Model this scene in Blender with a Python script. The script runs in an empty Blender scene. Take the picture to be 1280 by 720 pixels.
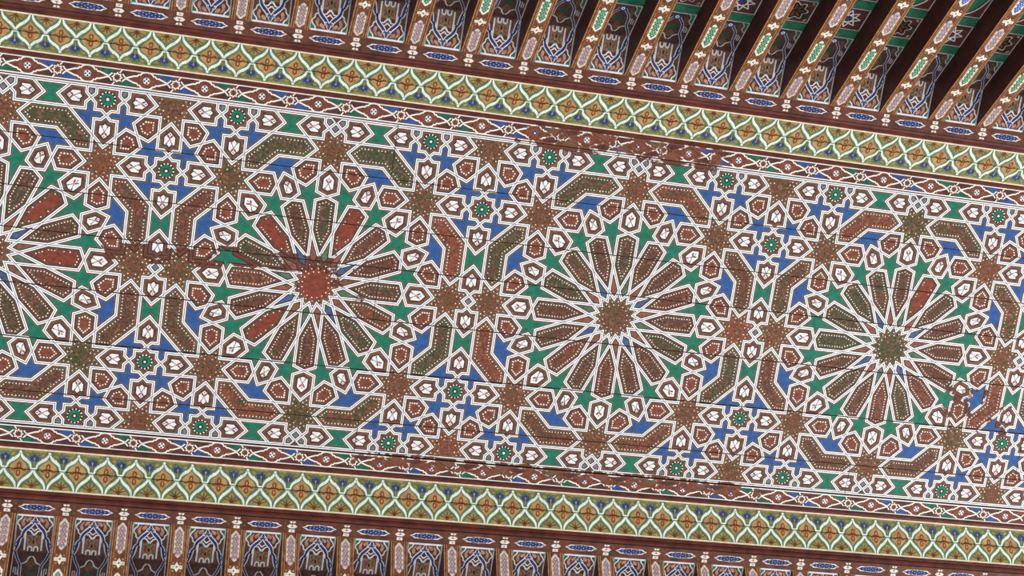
import bpy, bmesh, math, random
from mathutils import Matrix, Vector
from mathutils.geometry import tessellate_polygon
random.seed(7)
S = 0.1                 # one pattern unit (radius of an eight-pointed star) in metres
HC = 7.1                # height of the flat ceiling panel
col = bpy.context.scene.collection
scene = bpy.context.scene

# ------------------------------------------------------------------ camera
ROT = ((0.96849474, 0.10762333, 0.22457775), (-0.14888534, 0.97311484, 0.17572892), (-0.19962741, -0.20362887, 0.95848014))
ROWS = [Vector((ROT[0][i], ROT[1][i], ROT[2][i])) for i in range(3)]     # camera right, down, forward
CAM = Vector((-17.00286874, -10.82803245, -55.43879297))
FPX = 1995.33
cam_d = bpy.data.cameras.new('camera'); cam = bpy.data.objects.new('camera', cam_d); col.objects.link(cam)
cam_d.sensor_width = 36; cam_d.lens = FPX / 1280 * 36; cam_d.clip_end = 200
M4 = Matrix.Identity(4)
for i in range(3):
    M4[i][0] = ROWS[0][i]; M4[i][1] = -ROWS[1][i]; M4[i][2] = -ROWS[2][i]
M4[0][3], M4[1][3], M4[2][3] = CAM.x * S, CAM.y * S, HC + CAM.z * S
cam.matrix_world = M4
scene.camera = cam

# ------------------------------------------------------------------ light
world = bpy.data.worlds.new('daylight'); scene.world = world; world.use_nodes = True
bg = world.node_tree.nodes['Background']
bg.inputs['Color'].default_value = (1.0, 0.985, 0.97, 1); bg.inputs['Strength'].default_value = 1.05
ad = bpy.data.lights.new('added_side_fill', 'AREA'); ad.energy = 170; ad.size = 3.0; ad.color = (1, .985, .96)  # soft area light added to brighten the lower right; no actual doorway here
side_fill = bpy.data.objects.new('added_side_fill', ad); col.objects.link(side_fill); side_fill.location = (4.6, 3.4, 2.6)
side_fill.rotation_euler = (Vector((1.2, 0.4, HC)) - side_fill.location).to_track_quat('-Z', 'Y').to_euler()
scene.view_settings.view_transform = 'Standard'; scene.view_settings.look = 'None'
scene.view_settings.gamma = 1; scene.view_settings.use_curve_mapping = False
scene.view_settings.exposure = 0.0

# ------------------------------------------------------------------ materials
def lin(c):
    return tuple((x / 255 / 12.92) if x / 255 <= .04045 else ((x / 255 + .055) / 1.055) ** 2.4 for x in c) + (1,)
WEAR = [  # worn stretches of paint: centre u, centre v, half size u, half size v, strength
    (-16.4, -0.46, 2.3, 0.36, 1.0), (-12.4, -0.70, 2.4, 0.34, 1.0), (-10.6, -0.5, 1.0, .55, .7), (-10.6, -0.2, 1.6, 1.3, .55), (-11.2, -2.6, 2.6, 2.0, .30), (-0.5, -6.3, 4.3, .55, .80), (-0.9, 6.15, 8.6, .26, .85),
    (0.5, 6.5, 8.5, .25, .30), (14.7, 1.9, 1.1, .7, .78), (16.0, 2.5, .8, .7, .72), (13.0, 2.4, .9, 1.2, .45), (15.5, 5.0, 2.5, 1.6, .4), (9.5, 0, 2.0, 1.2, .2)]
MATS = {}
class NT:
    def __init__(s, name):
        m = bpy.data.materials.new(name); m.use_nodes = True; s.m = m; s.t = m.node_tree; s.n = s.t.nodes
        s.b = s.n['Principled BSDF']; s.b.inputs['Roughness'].default_value = .6
        s.b.inputs['Specular IOR Level'].default_value = .25
    def add(s, kind, **kw):
        n = s.n.new(kind)
        for k, v in kw.items(): setattr(n, k, v)
        return n
    def link(s, a, b): s.t.links.new(a, b)
    def math(s, op, a, b=None, clamp=False):
        n = s.add('ShaderNodeMath', operation=op, use_clamp=clamp)
        for i, x in enumerate((a, b)):
            if x is None: continue
            if hasattr(x, 'node'): s.link(x, n.inputs[i])
            else: n.inputs[i].default_value = x
        return n.outputs[0]
    def noise(s, scale, detail=3, rough=.55, vec=None, w=None):
        n = s.add('ShaderNodeTexNoise'); n.noise_dimensions = '4D' if w is not None else '3D'
        n.inputs['Scale'].default_value = scale; n.inputs['Detail'].default_value = detail; n.inputs['Roughness'].default_value = rough
        if vec is None: vec = s.pos()
        s.link(vec, n.inputs['Vector'])
        if w is not None: s.link(w, n.inputs['W'])
        return n.outputs['Fac']
    def pos(s):
        if not hasattr(s, '_p'): s._p = s.add('ShaderNodeNewGeometry').outputs['Position']
        return s._p
    def rnd(s):
        if not hasattr(s, '_r'): s._r = s.add('ShaderNodeObjectInfo').outputs['Random']
        return s._r
    def ramp(s, fac, lo, hi):
        n = s.add('ShaderNodeMapRange'); s.link(fac, n.inputs[0]); n.inputs[1].default_value = lo; n.inputs[2].default_value = hi
        return n.outputs[0]
    def mix(s, fac, a, b):
        n = s.add('ShaderNodeMix', data_type='RGBA')
        if hasattr(fac, 'node'): s.link(fac, n.inputs[0])
        else: n.inputs[0].default_value = fac
        for i, x in ((6, a), (7, b)):
            if hasattr(x, 'node'): s.link(x, n.inputs[i])
            else: n.inputs[i].default_value = x
        return n.outputs[2]
    def wear(s, base=0.0):
        sep = s.add('ShaderNodeSeparateXYZ'); s.link(s.pos(), sep.inputs[0])
        tot = base; nz = s.noise(14, 3, .6)
        for cu, cv, hu, hv, st in WEAR:
            a = s.math('MULTIPLY', s.math('SUBTRACT', sep.outputs[0], cu * S), 1 / (hu * S))
            b = s.math('MULTIPLY', s.math('SUBTRACT', sep.outputs[1], cv * S), 1 / (hv * S))
            r = s.math('MAXIMUM', s.math('ABSOLUTE', a), s.math('ABSOLUTE', b))
            f = s.ramp(s.math('ADD', r, s.math('MULTIPLY', s.math('SUBTRACT', nz, .5), .9)), 1.2, .8); f = s.math('MULTIPLY', f, st)
            tot = s.math('MAXIMUM', tot, f)
        n = s.noise(26, 4, .65)
        return s.ramp(s.math('ADD', s.math('MULTIPLY', tot, .62), n), .94, 1.0)
    def finish(s, c, bump=.0):
        s.link(c, s.b.inputs['Base Color'])
        if bump:
            b = s.add('ShaderNodeBump'); b.inputs['Strength'].default_value = bump; b.inputs['Distance'].default_value = .002
            s.link(s.noise(120, 3), b.inputs['Height']); s.link(b.outputs[0], s.b.inputs['Normal'])
        return s.m
def paint(name, rgb, var=.22, scale=40, worn=None, to=(104, 62, 46), rough=.6):
    """flat distemper colour with brush mottling, optionally flaking to bare brown"""
    nt = NT(name); base = lin(rgb); d = lin(tuple(max(0, x * (1 - var)) for x in rgb)); l = lin(tuple(min(255, x * (1 + var * .6)) for x in rgb))
    c = nt.mix(nt.ramp(nt.noise(scale, 4), .3, .7), d, l)
    if worn is not None: c = nt.mix(nt.wear(worn), c, lin(to))
    nt.b.inputs['Roughness'].default_value = rough
    MATS[name] = nt.finish(c, .12); return MATS[name]
def mottle(name, a, b, c, sc=34, bias=0.0):
    """worn painted arabesque: three earth colours in patches, different on every piece"""
    nt = NT(name); r = nt.rnd(); w = nt.math('MULTIPLY', r, 37.0)
    n1 = nt.noise(sc, 5, .72, w=w); n2 = nt.noise(sc * 1.5, 5, .72, w=nt.math('ADD', w, 9.3))
    r2 = nt.math('FRACT', nt.math('MULTIPLY', r, 7.31)); r3 = nt.math('FRACT', nt.math('MULTIPLY', r, 17.9))
    f1 = nt.ramp(nt.math('ADD', n1, nt.math('MULTIPLY', nt.math('SUBTRACT', r2, .5), .26)), .47 - bias, .60 - bias)
    f2 = nt.ramp(nt.math('ADD', n2, nt.math('MULTIPLY', nt.math('SUBTRACT', r3, .66), .30)), .52, .62)
    col_ = nt.mix(f1, lin(a), lin(b)); col_ = nt.mix(f2, col_, lin(c))
    fl = nt.ramp(nt.noise(105, 2, .5, w=nt.math('ADD', w, 3.1)), .56, .64)
    col_ = nt.mix(nt.math('MULTIPLY', fl, .62), col_, lin((172, 124, 104)))
    fine = nt.ramp(nt.noise(120, 3, .65), .42, .66)
    dk = nt.add('ShaderNodeMix', data_type='RGBA', blend_type='MULTIPLY'); nt.link(fine, dk.inputs[0])
    nt.link(col_, dk.inputs[6]); dk.inputs[7].default_value = (.40, .34, .32, 1)
    MATS[name] = nt.finish(dk.outputs[2], .15); return MATS[name]
paint('white', (250, 250, 250), .05, 60, worn=0.28)
paint('dot', (250, 242, 222), .06, 60)
paint('hexwhite', (250, 248, 248), .05, 60)
paint('soffit', (104, 74, 66), .3, 50)
paint('tancol', (146, 110, 86), .25, 60)
paint('palecart', (218, 208, 200), .12, 70)
paint('line', (104, 112, 132), .2, 60, worn=0.28)
paint('edge', (38, 26, 24), .25, 60)
paint('tan', (142, 112, 84), .25, 60, worn=0.28)
paint('brown', (112, 70, 58), .22, 60)
paint('redbrown', (130, 72, 56), .25, 60)
paint('green', (26, 118, 94), .16, 40)
paint('blue', (46, 91, 156), .14, 40)
paint('kitegreen', (88, 112, 90), .25, 60)
paint('kiteblue', (74, 92, 132), .25, 60)
paint('kitebrown', (136, 88, 70), .25, 60)
paint('grey', (118, 118, 122), .3, 90)
paint('rose', (150, 72, 80), .3, 90)
paint('ink', (72, 54, 60), .3, 90)
paint('plum', (96, 56, 54), .25, 50)
mottle('petal', (108, 70, 57), (82, 84, 60), (138, 76, 60), 40, .02)
paint('repaint', (134, 64, 48), .22, 60)
mottle('star', (124, 82, 60), (82, 86, 54), (146, 80, 58), 50, -.02)
mottle('bar', (114, 73, 58), (84, 86, 60), (152, 80, 60), 38, .02)
paint('wood', (112, 70, 54), .3, 30)
paint('woodred', (98, 44, 36), .28, 25, rough=.5)
paint('woodline', (52, 26, 22), .28, 25, rough=.5)
paint('ledge', (102, 58, 46), .28, 25, rough=.5)
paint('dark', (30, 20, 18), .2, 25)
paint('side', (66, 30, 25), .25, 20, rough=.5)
paint('chainbase', (116, 66, 48), .22, 40)
paint('chainred', (88, 50, 48), .22, 40)
paint('chainwhite', (250, 248, 242), .05, 60, worn=0.1, to=(128, 80, 58))
paint('chaingreen', (34, 100, 78), .2, 40, worn=0.0, to=(128, 80, 58))
paint('chainblue', (56, 84, 148), .2, 40, worn=0.0, to=(128, 80, 58))
paint('cream', (238, 226, 196), .1, 50)
paint('fgreen', (98, 120, 84), .2, 45)
paint('fgold', (156, 138, 82), .2, 45)
paint('forange', (182, 144, 92), .2, 45)
paint('fred', (132, 64, 36), .25, 60)
paint('fbrown', (100, 62, 34), .25, 60)
paint('fblue', (50, 66, 124), .2, 60)
paint('leaf', (232, 242, 228), .1, 60)
paint('leafrim', (96, 130, 98), .2, 60)  # green outline painted along both sides of the white leaves
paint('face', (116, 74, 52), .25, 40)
paint('gold', (186, 136, 84), .25, 60)
paint('goldbrown', (116, 68, 42), .25, 60)
paint('ivory', (240, 234, 222), .1, 70)
paint('lilac', (164, 136, 142), .25, 90)
paint('rafgreen', (60, 140, 100), .25, 90)
paint('rafblue', (70, 108, 184), .25, 90)
paint('navy', (44, 62, 122), .25, 60)
paint('strip', (38, 112, 84), .2, 40)
paint('darkgreen', (44, 70, 52), .2, 60)
paint('plaster', (226, 216, 200), .06, 8)
paint('pwhite', (232, 232, 236), .1, 60)
paint('pgrey', (196, 192, 196), .12, 60)
paint('peach', (186, 142, 120), .25, 60)
paint('maroon', (92, 48, 44), .25, 50)
paint('panelbase', (80, 52, 48), .3, 50)
paint('amber', (104, 74, 56), .25, 60)

# ------------------------------------------------------------------ geometry helpers
CUTS = []               # gaps between boards: (u0, u1, v0, v1)
def flat(x, y, l): return (x * S, y * S, HC - l * S)
class MB:
    """collects flat painted shapes on layers; build() makes one mesh object"""
    def __init__(s, fmap): s.f = fmap; s.v = []; s.fc = []; s.mi = []; s.names = []
    def slot(s, name):
        if name not in s.names: s.names.append(name)
        return s.names.index(name)
    def poly(s, pts, mat, layer=0.0):
        if len(pts) < 3: return
        base = len(s.v); s.v += [s.f(p[0], p[1], layer) for p in pts]
        k = s.slot(mat)
        for t in tessellate_polygon([[Vector((p[0], p[1], 0)) for p in pts]]):
            s.fc.append(tuple(base + i for i in t)); s.mi.append(k)
    def ring(s, a, b, mat, layer=0.0):
        base = len(s.v); n = len(a); k = s.slot(mat)
        s.v += [s.f(p[0], p[1], layer) for p in a] + [s.f(p[0], p[1], layer) for p in b]
        for i in range(n):
            j = (i + 1) % n; s.fc.append((base + i, base + j, base + n + j, base + n + i)); s.mi.append(k)
    def disc(s, x, y, r, mat, layer=0.0, n=7, ry=None, a0=0.0):
        ry = r if ry is None else ry; ca, sa = math.cos(a0), math.sin(a0); P = []
        for i in range(n):
            t = 2 * math.pi * i / n; px, py = r * math.cos(t), ry * math.sin(t)
            P.append((x + px * ca - py * sa, y + px * sa + py * ca))
        base = len(s.v); k = s.slot(mat); s.v += [s.f(p[0], p[1], layer) for p in P]; s.fc.append(tuple(range(base, base + n))); s.mi.append(k)
    def ribbon(s, pts, w, mat, layer=0.0, taper=None):
        n = len(pts); L = []; Rr = []
        for i in range(n):
            a = pts[max(0, i - 1)]; b = pts[min(n - 1, i + 1)]; dx, dy = b[0] - a[0], b[1] - a[1]; d = math.hypot(dx, dy) or 1
            ww = (w if taper is None else w * taper(i / (n - 1))) / 2
            L.append((pts[i][0] - dy / d * ww, pts[i][1] + dx / d * ww)); Rr.append((pts[i][0] + dy / d * ww, pts[i][1] - dx / d * ww))
        base = len(s.v); k = s.slot(mat); s.v += [s.f(p[0], p[1], layer) for p in L + Rr]
        for i in range(n - 1): s.fc.append((base + i, base + i + 1, base + n + i + 1, base + n + i)); s.mi.append(k)
    def mesh(s, name, cuts=None, seam=None):
        me = bpy.data.meshes.new(name); me.from_pydata(s.v, [], s.fc)
        for n in s.names: me.materials.append(MATS[n])
        me.polygons.foreach_set('material_index', s.mi)
        if cuts:
            us = [v[0] / S for v in s.v]; vs = [v[1] / S for v in s.v]; a0, a1, b0, b1 = min(us), max(us), min(vs), max(vs)
            hit = [c for c in cuts if c[0] < a1 and c[1] > a0 and c[2] < b1 and c[3] > b0]
            if hit:
                bm = bmesh.new(); bm.from_mesh(me)
                for c in hit:
                    for ax, val in ((0, c[0]), (0, c[1]), (1, c[2]), (1, c[3])):
                        lo, hi = (a0, a1) if ax == 0 else (b0, b1)
                        if not lo < val < hi: continue
                        co = [0, 0, 0]; no = [0, 0, 0]; co[ax] = val * S; no[ax] = 1
                        bmesh.ops.bisect_plane(bm, geom=bm.verts[:] + bm.edges[:] + bm.faces[:], plane_co=co, plane_no=no, dist=1e-7)
                    dead = []
                    for fc in bm.faces:
                        m = fc.calc_center_median(); u, v = m.x / S, m.y / S
                        if c[0] < u < c[1] and c[2] < v < c[3]: dead.append(fc)
                    bmesh.ops.delete(bm, geom=dead, context='FACES')
                bm.to_mesh(me); bm.free()
        if seam:
            bm = bmesh.new(); bm.from_mesh(me); lo, hi, no = seam
            for co in (lo, hi): bmesh.ops.bisect_plane(bm, geom=bm.verts[:] + bm.edges[:] + bm.faces[:], plane_co=co, plane_no=no, dist=1e-8)
            dead = [fc for fc in bm.faces if (fc.calc_center_median() - Vector(lo)).dot(no) > 0 and (fc.calc_center_median() - Vector(hi)).dot(no) < 0]
            bmesh.ops.delete(bm, geom=dead, context='FACES'); bm.to_mesh(me); bm.free()
        me.update(); return me
    def build(s, name, parent=None, cuts=None):
        return link(name, s.mesh(name, cuts), parent)
def link(name, me, parent=None, loc=None):
    o = bpy.data.objects.new(name, me); col.objects.link(o)
    if parent is not None: o.parent = parent
    if loc is not None: o.location = loc
    return o
def tag(o, label, cat=None, group=None, kind=None):
    o['label'] = label
    if cat: o['category'] = cat
    if group: o['group'] = group
    if kind: o['kind'] = kind
    return o
def area(p): return .5 * sum(p[i][0] * p[(i + 1) % len(p)][1] - p[(i + 1) % len(p)][0] * p[i][1] for i in range(len(p)))
def ccw(p): return p if area(p) > 0 else p[::-1]
def inset(p, o):
    n = len(p)
    def off(o):
        out = []
        for i in range(n):
            a, b, c = p[i - 1], p[i], p[(i + 1) % n]
            d1 = (b[0] - a[0], b[1] - a[1]); d2 = (c[0] - b[0], c[1] - b[1]); l1 = math.hypot(*d1); l2 = math.hypot(*d2)
            n1 = (-d1[1] / l1, d1[0] / l1); n2 = (-d2[1] / l2, d2[0] / l2); k = max(.02, 1 + n1[0] * n2[0] + n1[1] * n2[1])
            out.append((b[0] + (n1[0] + n2[0]) / k * o, b[1] + (n1[1] + n2[1]) / k * o))
        return out
    for _ in range(14):
        q = off(o); ok = True
        for i in range(n):
            j = (i + 1) % n
            if (q[j][0] - q[i][0]) * (p[j][0] - p[i][0]) + (q[j][1] - q[i][1]) * (p[j][1] - p[i][1]) <= 0: ok = False; break
        if ok: return q
        o *= .85
    return q
def walk(p, step, closed=True):
    """points spaced evenly along a polygon"""
    out = []; n = len(p)
    for i in range(n if closed else n - 1):
        a, b = p[i], p[(i + 1) % n]; d = math.hypot(b[0] - a[0], b[1] - a[1]); k = max(1, round(d / step))
        for j in range(k): t = j / k; out.append((a[0] + (b[0] - a[0]) * t, a[1] + (b[1] - a[1]) * t))
    return out
def curve(pts, n=6):
    """Catmull-Rom through points"""
    out = []; m = len(pts)
    for i in range(m - 1):
        p0, p1, p2, p3 = pts[max(0, i - 1)], pts[i], pts[i + 1], pts[min(m - 1, i + 2)]
        for j in range(n):
            t = j / n
            out.append(tuple(.5 * (2 * p1[k] + (p2[k] - p0[k]) * t + (2 * p0[k] - 5 * p1[k] + 4 * p2[k] - p3[k]) * t * t + (3 * p1[k] - p0[k] - 3 * p2[k] + p3[k]) * t ** 3) for k in (0, 1)))
    out.append(tuple(pts[-1])); return out
def box_mesh(name, x0, x1, y0, y1, z0, z1, mat, bev=0.0):
    bm = bmesh.new(); bmesh.ops.create_cube(bm, size=1)
    for v in bm.verts: v.co = ((x0 + x1) / 2 + v.co.x * (x1 - x0), (y0 + y1) / 2 + v.co.y * (y1 - y0), (z0 + z1) / 2 + v.co.z * (z1 - z0))
    if bev: bmesh.ops.bevel(bm, geom=bm.edges[:], offset=bev, segments=1, affect='EDGES')
    me = bpy.data.meshes.new(name); bm.to_mesh(me); bm.free(); me.materials.append(MATS[mat]); return me
def prism_mesh(name, prof, x0, x1, mats, f):
    """profile (w, depth) extruded along u; mats = one material per profile edge + ends"""
    n = len(prof); v = [f(x0, w, d) for w, d in prof] + [f(x1, w, d) for w, d in prof]
    fc = [(i, (i + 1) % n, n + (i + 1) % n, n + i) for i in range(n)] + [tuple(range(n)), tuple(range(2 * n - 1, n - 1, -1))]
    me = bpy.data.meshes.new(name); me.from_pydata(v, [], fc); names = []
    for i, m in enumerate(mats + [mats[-1]] * (n + 2 - len(mats))):
        if m not in names: names.append(m); me.materials.append(MATS[m])
        me.polygons[i].material_index = names.index(m)
    bm = bmesh.new(); bm.from_mesh(me); bmesh.ops.recalc_face_normals(bm, faces=bm.faces[:]); bm.to_mesh(me); bm.free()
    return me

# ------------------------------------------------------------------ the flat painted panel
U0, U1 = -25.4, 19.4
D = 4.7779; h = math.sin(math.pi / 8); NO = .5411961; RHO = NO
Pd = 2 * (D + 2 * h); SD = D / math.sqrt(2); V = Pd / 2 + h; Q = Pd / 2 - SD
T22 = math.tan(math.pi / 8); C22 = math.cos(math.pi / 8)
ceiling = bpy.data.objects.new('ceiling', box_mesh('ceiling', U0 * S, U1 * S, -19.5 * S, 19.5 * S, HC + .045, HC + .10, 'dark'))
col.objects.link(ceiling)
tag(ceiling, 'flat wooden ceiling panel painted with interlaced sixteen-petal rosettes and star strapwork', 'ceiling', kind='structure')
SEAMS = [(-4.05, .026), (-2.29, .030), (-.86, .034), (1.03, .038), (2.90, .034), (4.80, .034)]
edges = [-V - .06] + [a for a, _ in SEAMS] + [V + .06]
JOINTS = [(-8.94, 17.3), (-24.2, 17.9), (-23.6, 18.3), (-8.89, 17.6), (-24.4, 18.1), (-23.9, 17.5), (-8.91, 10.4)]
for v, w in SEAMS: CUTS.append((U0 - 9, U1 + 9, v - w / 2, v + w / 2))
for i in range(7):
    ja = sorted(JOINTS[i]); us = [U0] + ja + [U1]
    for j in range(3):
        link('plank', box_mesh('plank', (us[j] + .008) * S, (us[j + 1] - .008) * S, (edges[i] + .012) * S, (edges[i + 1] - .012) * S, HC, HC + .04, 'wood', .0006), ceiling)
    for x in ja: CUTS.append((x - .011, x + .011, edges[i] + .013, edges[i + 1] - .013))

STRAP = {}
PLAIN = {(1, 13), (-1, 6), (-1, 13), (-1, 10), (-2, 0), (-2, 14), (2, 9)}      # petals once repainted in plain red
def strap_for(k):
    if k not in STRAP: STRAP[k] = MB(flat)
    return STRAP[k]
def cell(poly, kind, period, axis=0.0, c=None):
    p = ccw(poly); cx = sum(q[0] for q in p) / len(p); cy = sum(q[1] for q in p) / len(p)
    if not U0 + .3 < cx < U1 - .3: return
    if max(q[0] for q in p) > U1 or min(q[0] for q in p) < U0: return
    sm = strap_for(period); i1, i2, i3 = inset(p, .011), inset(p, .053), inset(p, .080)
    sm.ring(p, i1, 'line', .012); sm.ring(i1, i2, 'white', .012)
    mb = MB(flat); L0 = .004
    if kind in ('green', 'blue', 'bowtie', 'kite_green', 'kite_blue', 'kite_brown', 'grey', 'diamond'):
        mats = {'green': 'green', 'bowtie': 'green', 'blue': 'blue', 'kite_green': 'kitegreen', 'kite_blue': 'kiteblue', 'kite_brown': 'kitebrown', 'grey': 'grey', 'diamond': 'grey'}
        i4 = inset(p, .098 if kind in ('green', 'blue', 'bowtie') else .080)
        mb.ring(i2, i3, 'edge', L0)
        if kind in ('green', 'blue', 'bowtie'): mb.ring(i3, i4, 'tan', L0)
        mb.poly(i4, mats[kind], L0)
        names = {'green': 'green_star_piece', 'blue': 'blue_star_piece', 'bowtie': 'green_bow_tie_piece', 'grey': 'grey_corner_piece', 'diamond': 'grey_diamond_piece'}
        mb.build(names.get(kind, 'rosette_kite'), ceiling, CUTS); return
    i4 = inset(p, .100); mb.ring(i2, i3, 'edge', L0)
    dots = MB(flat); LD = .016; nm = kind; dn = None
    def dot(x, y, r=.027): dots.disc(x, y, r * random.uniform(.85, 1.12), 'dot', LD, 5, a0=random.random())
    if kind == 'petal':
        mb.ring(i3, i4, 'brown', L0); mb.poly(i4, 'petal', L0); nm = 'rosette_petal'; plain = (period, round(axis / (math.pi / 8)) % 16) in PLAIN
        if plain: mb.poly(inset(p, .16), 'repaint', .007)
        path = inset(p, .175)
        for x, y in walk(path, .105):
            if not plain or random.random() < .3: dot(x, y)
    elif kind == 'bar':
        mb.ring(i3, i4, 'tan', L0); mb.poly(i4, 'bar', L0); nm = 'bent_bar'
        for x, y in walk(inset(p, .17), .115):
            if random.random() > .06: dot(x, y)
    elif kind == 'brown':
        mb.ring(i3, i4, 'brown', L0); i5 = inset(p, .19); mb.ring(i4, i5, 'brown', L0); mb.poly(i5, 'redbrown', L0); nm = 'brown_hexagon'
        for x, y in walk(inset(p, .205), .095): dot(x, y, .034)
    elif kind == 'white':
        i5 = inset(p, .175); i6 = inset(p, .205); mb.ring(i3, i4, 'tan', L0); mb.ring(i4, i5, 'brown', L0); mb.ring(i5, i6, 'edge', L0); mb.poly(i6, 'hexwhite', L0); nm = 'white_hexagon'
        x0, y0 = c if c else (cx, cy); ca, sa = math.cos(axis), math.sin(axis)
        sz = min(1.0, math.sqrt(abs(area(p))) / .80)
        def loc(lx, ly): return (x0 + sz * (lx * ca - ly * sa), y0 + sz * (lx * sa + ly * ca))
        for sy in (1, -1):
            dots.ribbon([loc(.02, 0), loc(-.09, sy * .05), loc(-.17, sy * .10)], .016 * sz, 'ink', LD)
            q = loc(.085, sy * .055); dots.disc(q[0], q[1], .078 * sz, 'rose', LD + .002, 8, .030 * sz, axis + sy * random.uniform(.45, .8))
            q = loc(-.17, sy * .095); dots.disc(q[0], q[1], .034 * sz, 'ink', LD + .002, 6, .022 * sz, axis - sy * .5)
        q = loc(.17, 0); dots.disc(q[0], q[1], .045 * sz, 'ink', LD + .001, 6, .014 * sz, axis)
        dn = 'flower_spray'
    elif kind in ('star', 'centre'):
        mb.ring(i3, i4, 'tan', L0); mb.poly(i4, 'repaint' if (kind == 'centre' and period == -1) else 'star', L0); nm = 'eight_pointed_star' if kind == 'star' else 'rosette_centre'
        x0, y0 = c; R = 1.0 if kind == 'star' else 1.02; n = 8 if kind == 'star' else 16
        for i in range(n):
            a = axis + (i + .5) * 2 * math.pi / n if kind == 'star' else axis + i * 2 * math.pi / n
            for rr, da in (((.60, 0), (.47, .16), (.47, -.16), (.34, .0)) if kind == 'star' else ((.74, 0), (.58, 0.06), (.46, .14))):
                if random.random() < .12: continue
                x, y = x0 + R * rr * math.cos(a + da), y0 + R * rr * math.sin(a + da)
                if kind == 'star' and abs(y) > V - .08: continue
                dot(x, y, .026)
    elif kind == 'gstar':
        mb.ring(i3, i4, 'tan', L0); mb.poly(i4, 'brown', L0); nm = 'small_green_rosette'
        x0, y0 = c
        mb.disc(x0, y0, .275, 'edge', .006, 16); mb.disc(x0, y0, .21, 'green', .009, 16); mb.disc(x0, y0, .095, 'edge', .012, 9)
        for i in range(13):
            a = i * 2 * math.pi / 13; dot(x0 + .245 * math.cos(a), y0 + .245 * math.sin(a), .031)
        dot(x0, y0, .055)
    o = mb.build(nm, ceiling, CUTS)
    if dots.fc: dots.build(dn or 'dot_row', o, CUTS)

def rot(pts, a, ox=0, oy=0):
    ca, sa = math.cos(a), math.sin(a); return [(ox + x * ca - y * sa, oy + x * sa + y * ca) for x, y in pts]
def mir(pts): return [(x, -y) for x, y in pts]
def sym(half): return half + [(x, -y) for x, y in half[::-1] if abs(y) > 1e-9]
RT = D - 3 * NO; p_ = h; m1 = p_ / math.sin(math.pi / 16); m2 = p_ / math.sin(math.pi / 8); m3 = p_ / math.sin(3 * math.pi / 16)
A1 = math.pi / 16
w_ = 1.147; W = (D - w_, w_); sW = .41421
mo = math.sin(math.pi / 8) * (D - w_) - C22 * w_
axW = C22 * (D - w_) + math.sin(math.pi / 8) * w_
def ax22(a, b): return rot([(a, b)], math.pi / 8)[0]
Qp = ax22(axW + mo, 0); Zp = ax22(RT + T22 * mo, -mo); Xo = ax22(RT, 0); Po = ax22(RT - T22 * p_, -p_)
V2 = (W[0] - sW * h, W[1] - sW * C22); V3 = (W[0] + sW * C22, W[1] + sW * h)
Te = (D - C22, h); Tv = (D - h, C22); Ne = (D - h, h); Ye = (RT + T22 * h, h); Xe = (RT, 0); Pe = (RT - T22 * p_, p_)
Xm1 = (m1 * math.cos(A1), m1 * math.sin(A1))
petal = sym([(m2, 0), (m1 * math.cos(A1), m1 * math.sin(A1)), (RT - T22 * p_, p_), (RT, 0)])
petal = [(m2, 0), Xm1, (RT - T22 * p_, p_), (RT, 0), (RT - T22 * p_, -p_), (Xm1[0], -Xm1[1])]
kite = [(m3, 0), (m2 * math.cos(A1), m2 * math.sin(A1)), (m1, 0), (m2 * math.cos(A1), -m2 * math.sin(A1))]
hexe = [Xe, Ye, Te, (D - NO, 0), (Te[0], -h), (Ye[0], -h)]
hexo = [(RT, 0), (RT + T22 * mo, mo), (axW, mo), (axW + mo, 0), (axW, -mo), (RT + T22 * mo, -mo)]
greenp = [Xm1, Pe, Xe, Ye, Te, V2, W, Zp, Xo, Po]
browni = [Ne, Te, V2, W, V3, Tv]
def refl22(pt): 
    x, y = rot([pt], -math.pi / 8)[0]; return rot([(x, -y)], math.pi / 8)[0]
Kin = (D - h, (D - h) * T22); Kout = (D + h, (D + h) * T22); Tout = (D + h, C22); N90 = (D, NO)
bluea = [Qp, W, V3, Tv, Kin, refl22(Tv), refl22(V3), refl22(W)]
bar = [N90, Tout, Kout, refl22(Tout), refl22(N90), refl22(Tv), Kin, Tv]
star = []
for i in range(8):
    a = i * math.pi / 4; star += [(NO * math.cos(a), NO * math.sin(a)), (math.cos(a + math.pi / 8), math.sin(a + math.pi / 8))]
dd = 2 * h - NO
estar = [(NO, 0), (2 * h, dd), (2 * h - .29289 * RHO, h)] + star[2:14] + [star[14], (2 * h - .29289 * RHO, -h), (2 * h, -dd)]
centre = []
for i in range(16):
    a = i * math.pi / 8; centre += [(m2 * math.cos(a), m2 * math.sin(a)), (m3 * math.cos(a + A1), m3 * math.sin(a + A1))]
g3, g7 = .29289 * RHO, .70711 * RHO
gq = [(RHO, 0), (g7, g3), (g7, g7), (g3, g7)]
gstar = [q for k in range(4) for q in rot(gq, k * math.pi / 2)]
Lh = Q - NO; tq = Q - C22
ghex = [(RHO, 0), (RHO + g3, g3), (RHO + g3, g7), (tq, h), (Lh, 0), (tq, -h), (RHO + g3, -g7), (RHO + g3, -g3)]
gin = [(RHO, 0), (g7, g3), (g7, g7), (g3, g7), (0, RHO), (g3, RHO + g3), (g7, RHO + g3)]
gin2 = [(RHO + g3, g7), (RHO + g3, g3)]
Kl = SD - Kout[1]
blueb = gin + [(h, Kl), (Kl, h)] + gin2
va, vb = Q / 2 - (C22 * sW - h) * 0 - .41421 * h, Q / 2 - h
V1c = (Q / 2 - h, Q / 2 - .41421 * h); V1s = (Q / 2 - .41421 * h, Q / 2 - h)
bluec = gin + [(h, tq), V1c, (Q / 2, Q / 2), V1s, (tq, h)] + gin2
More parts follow.
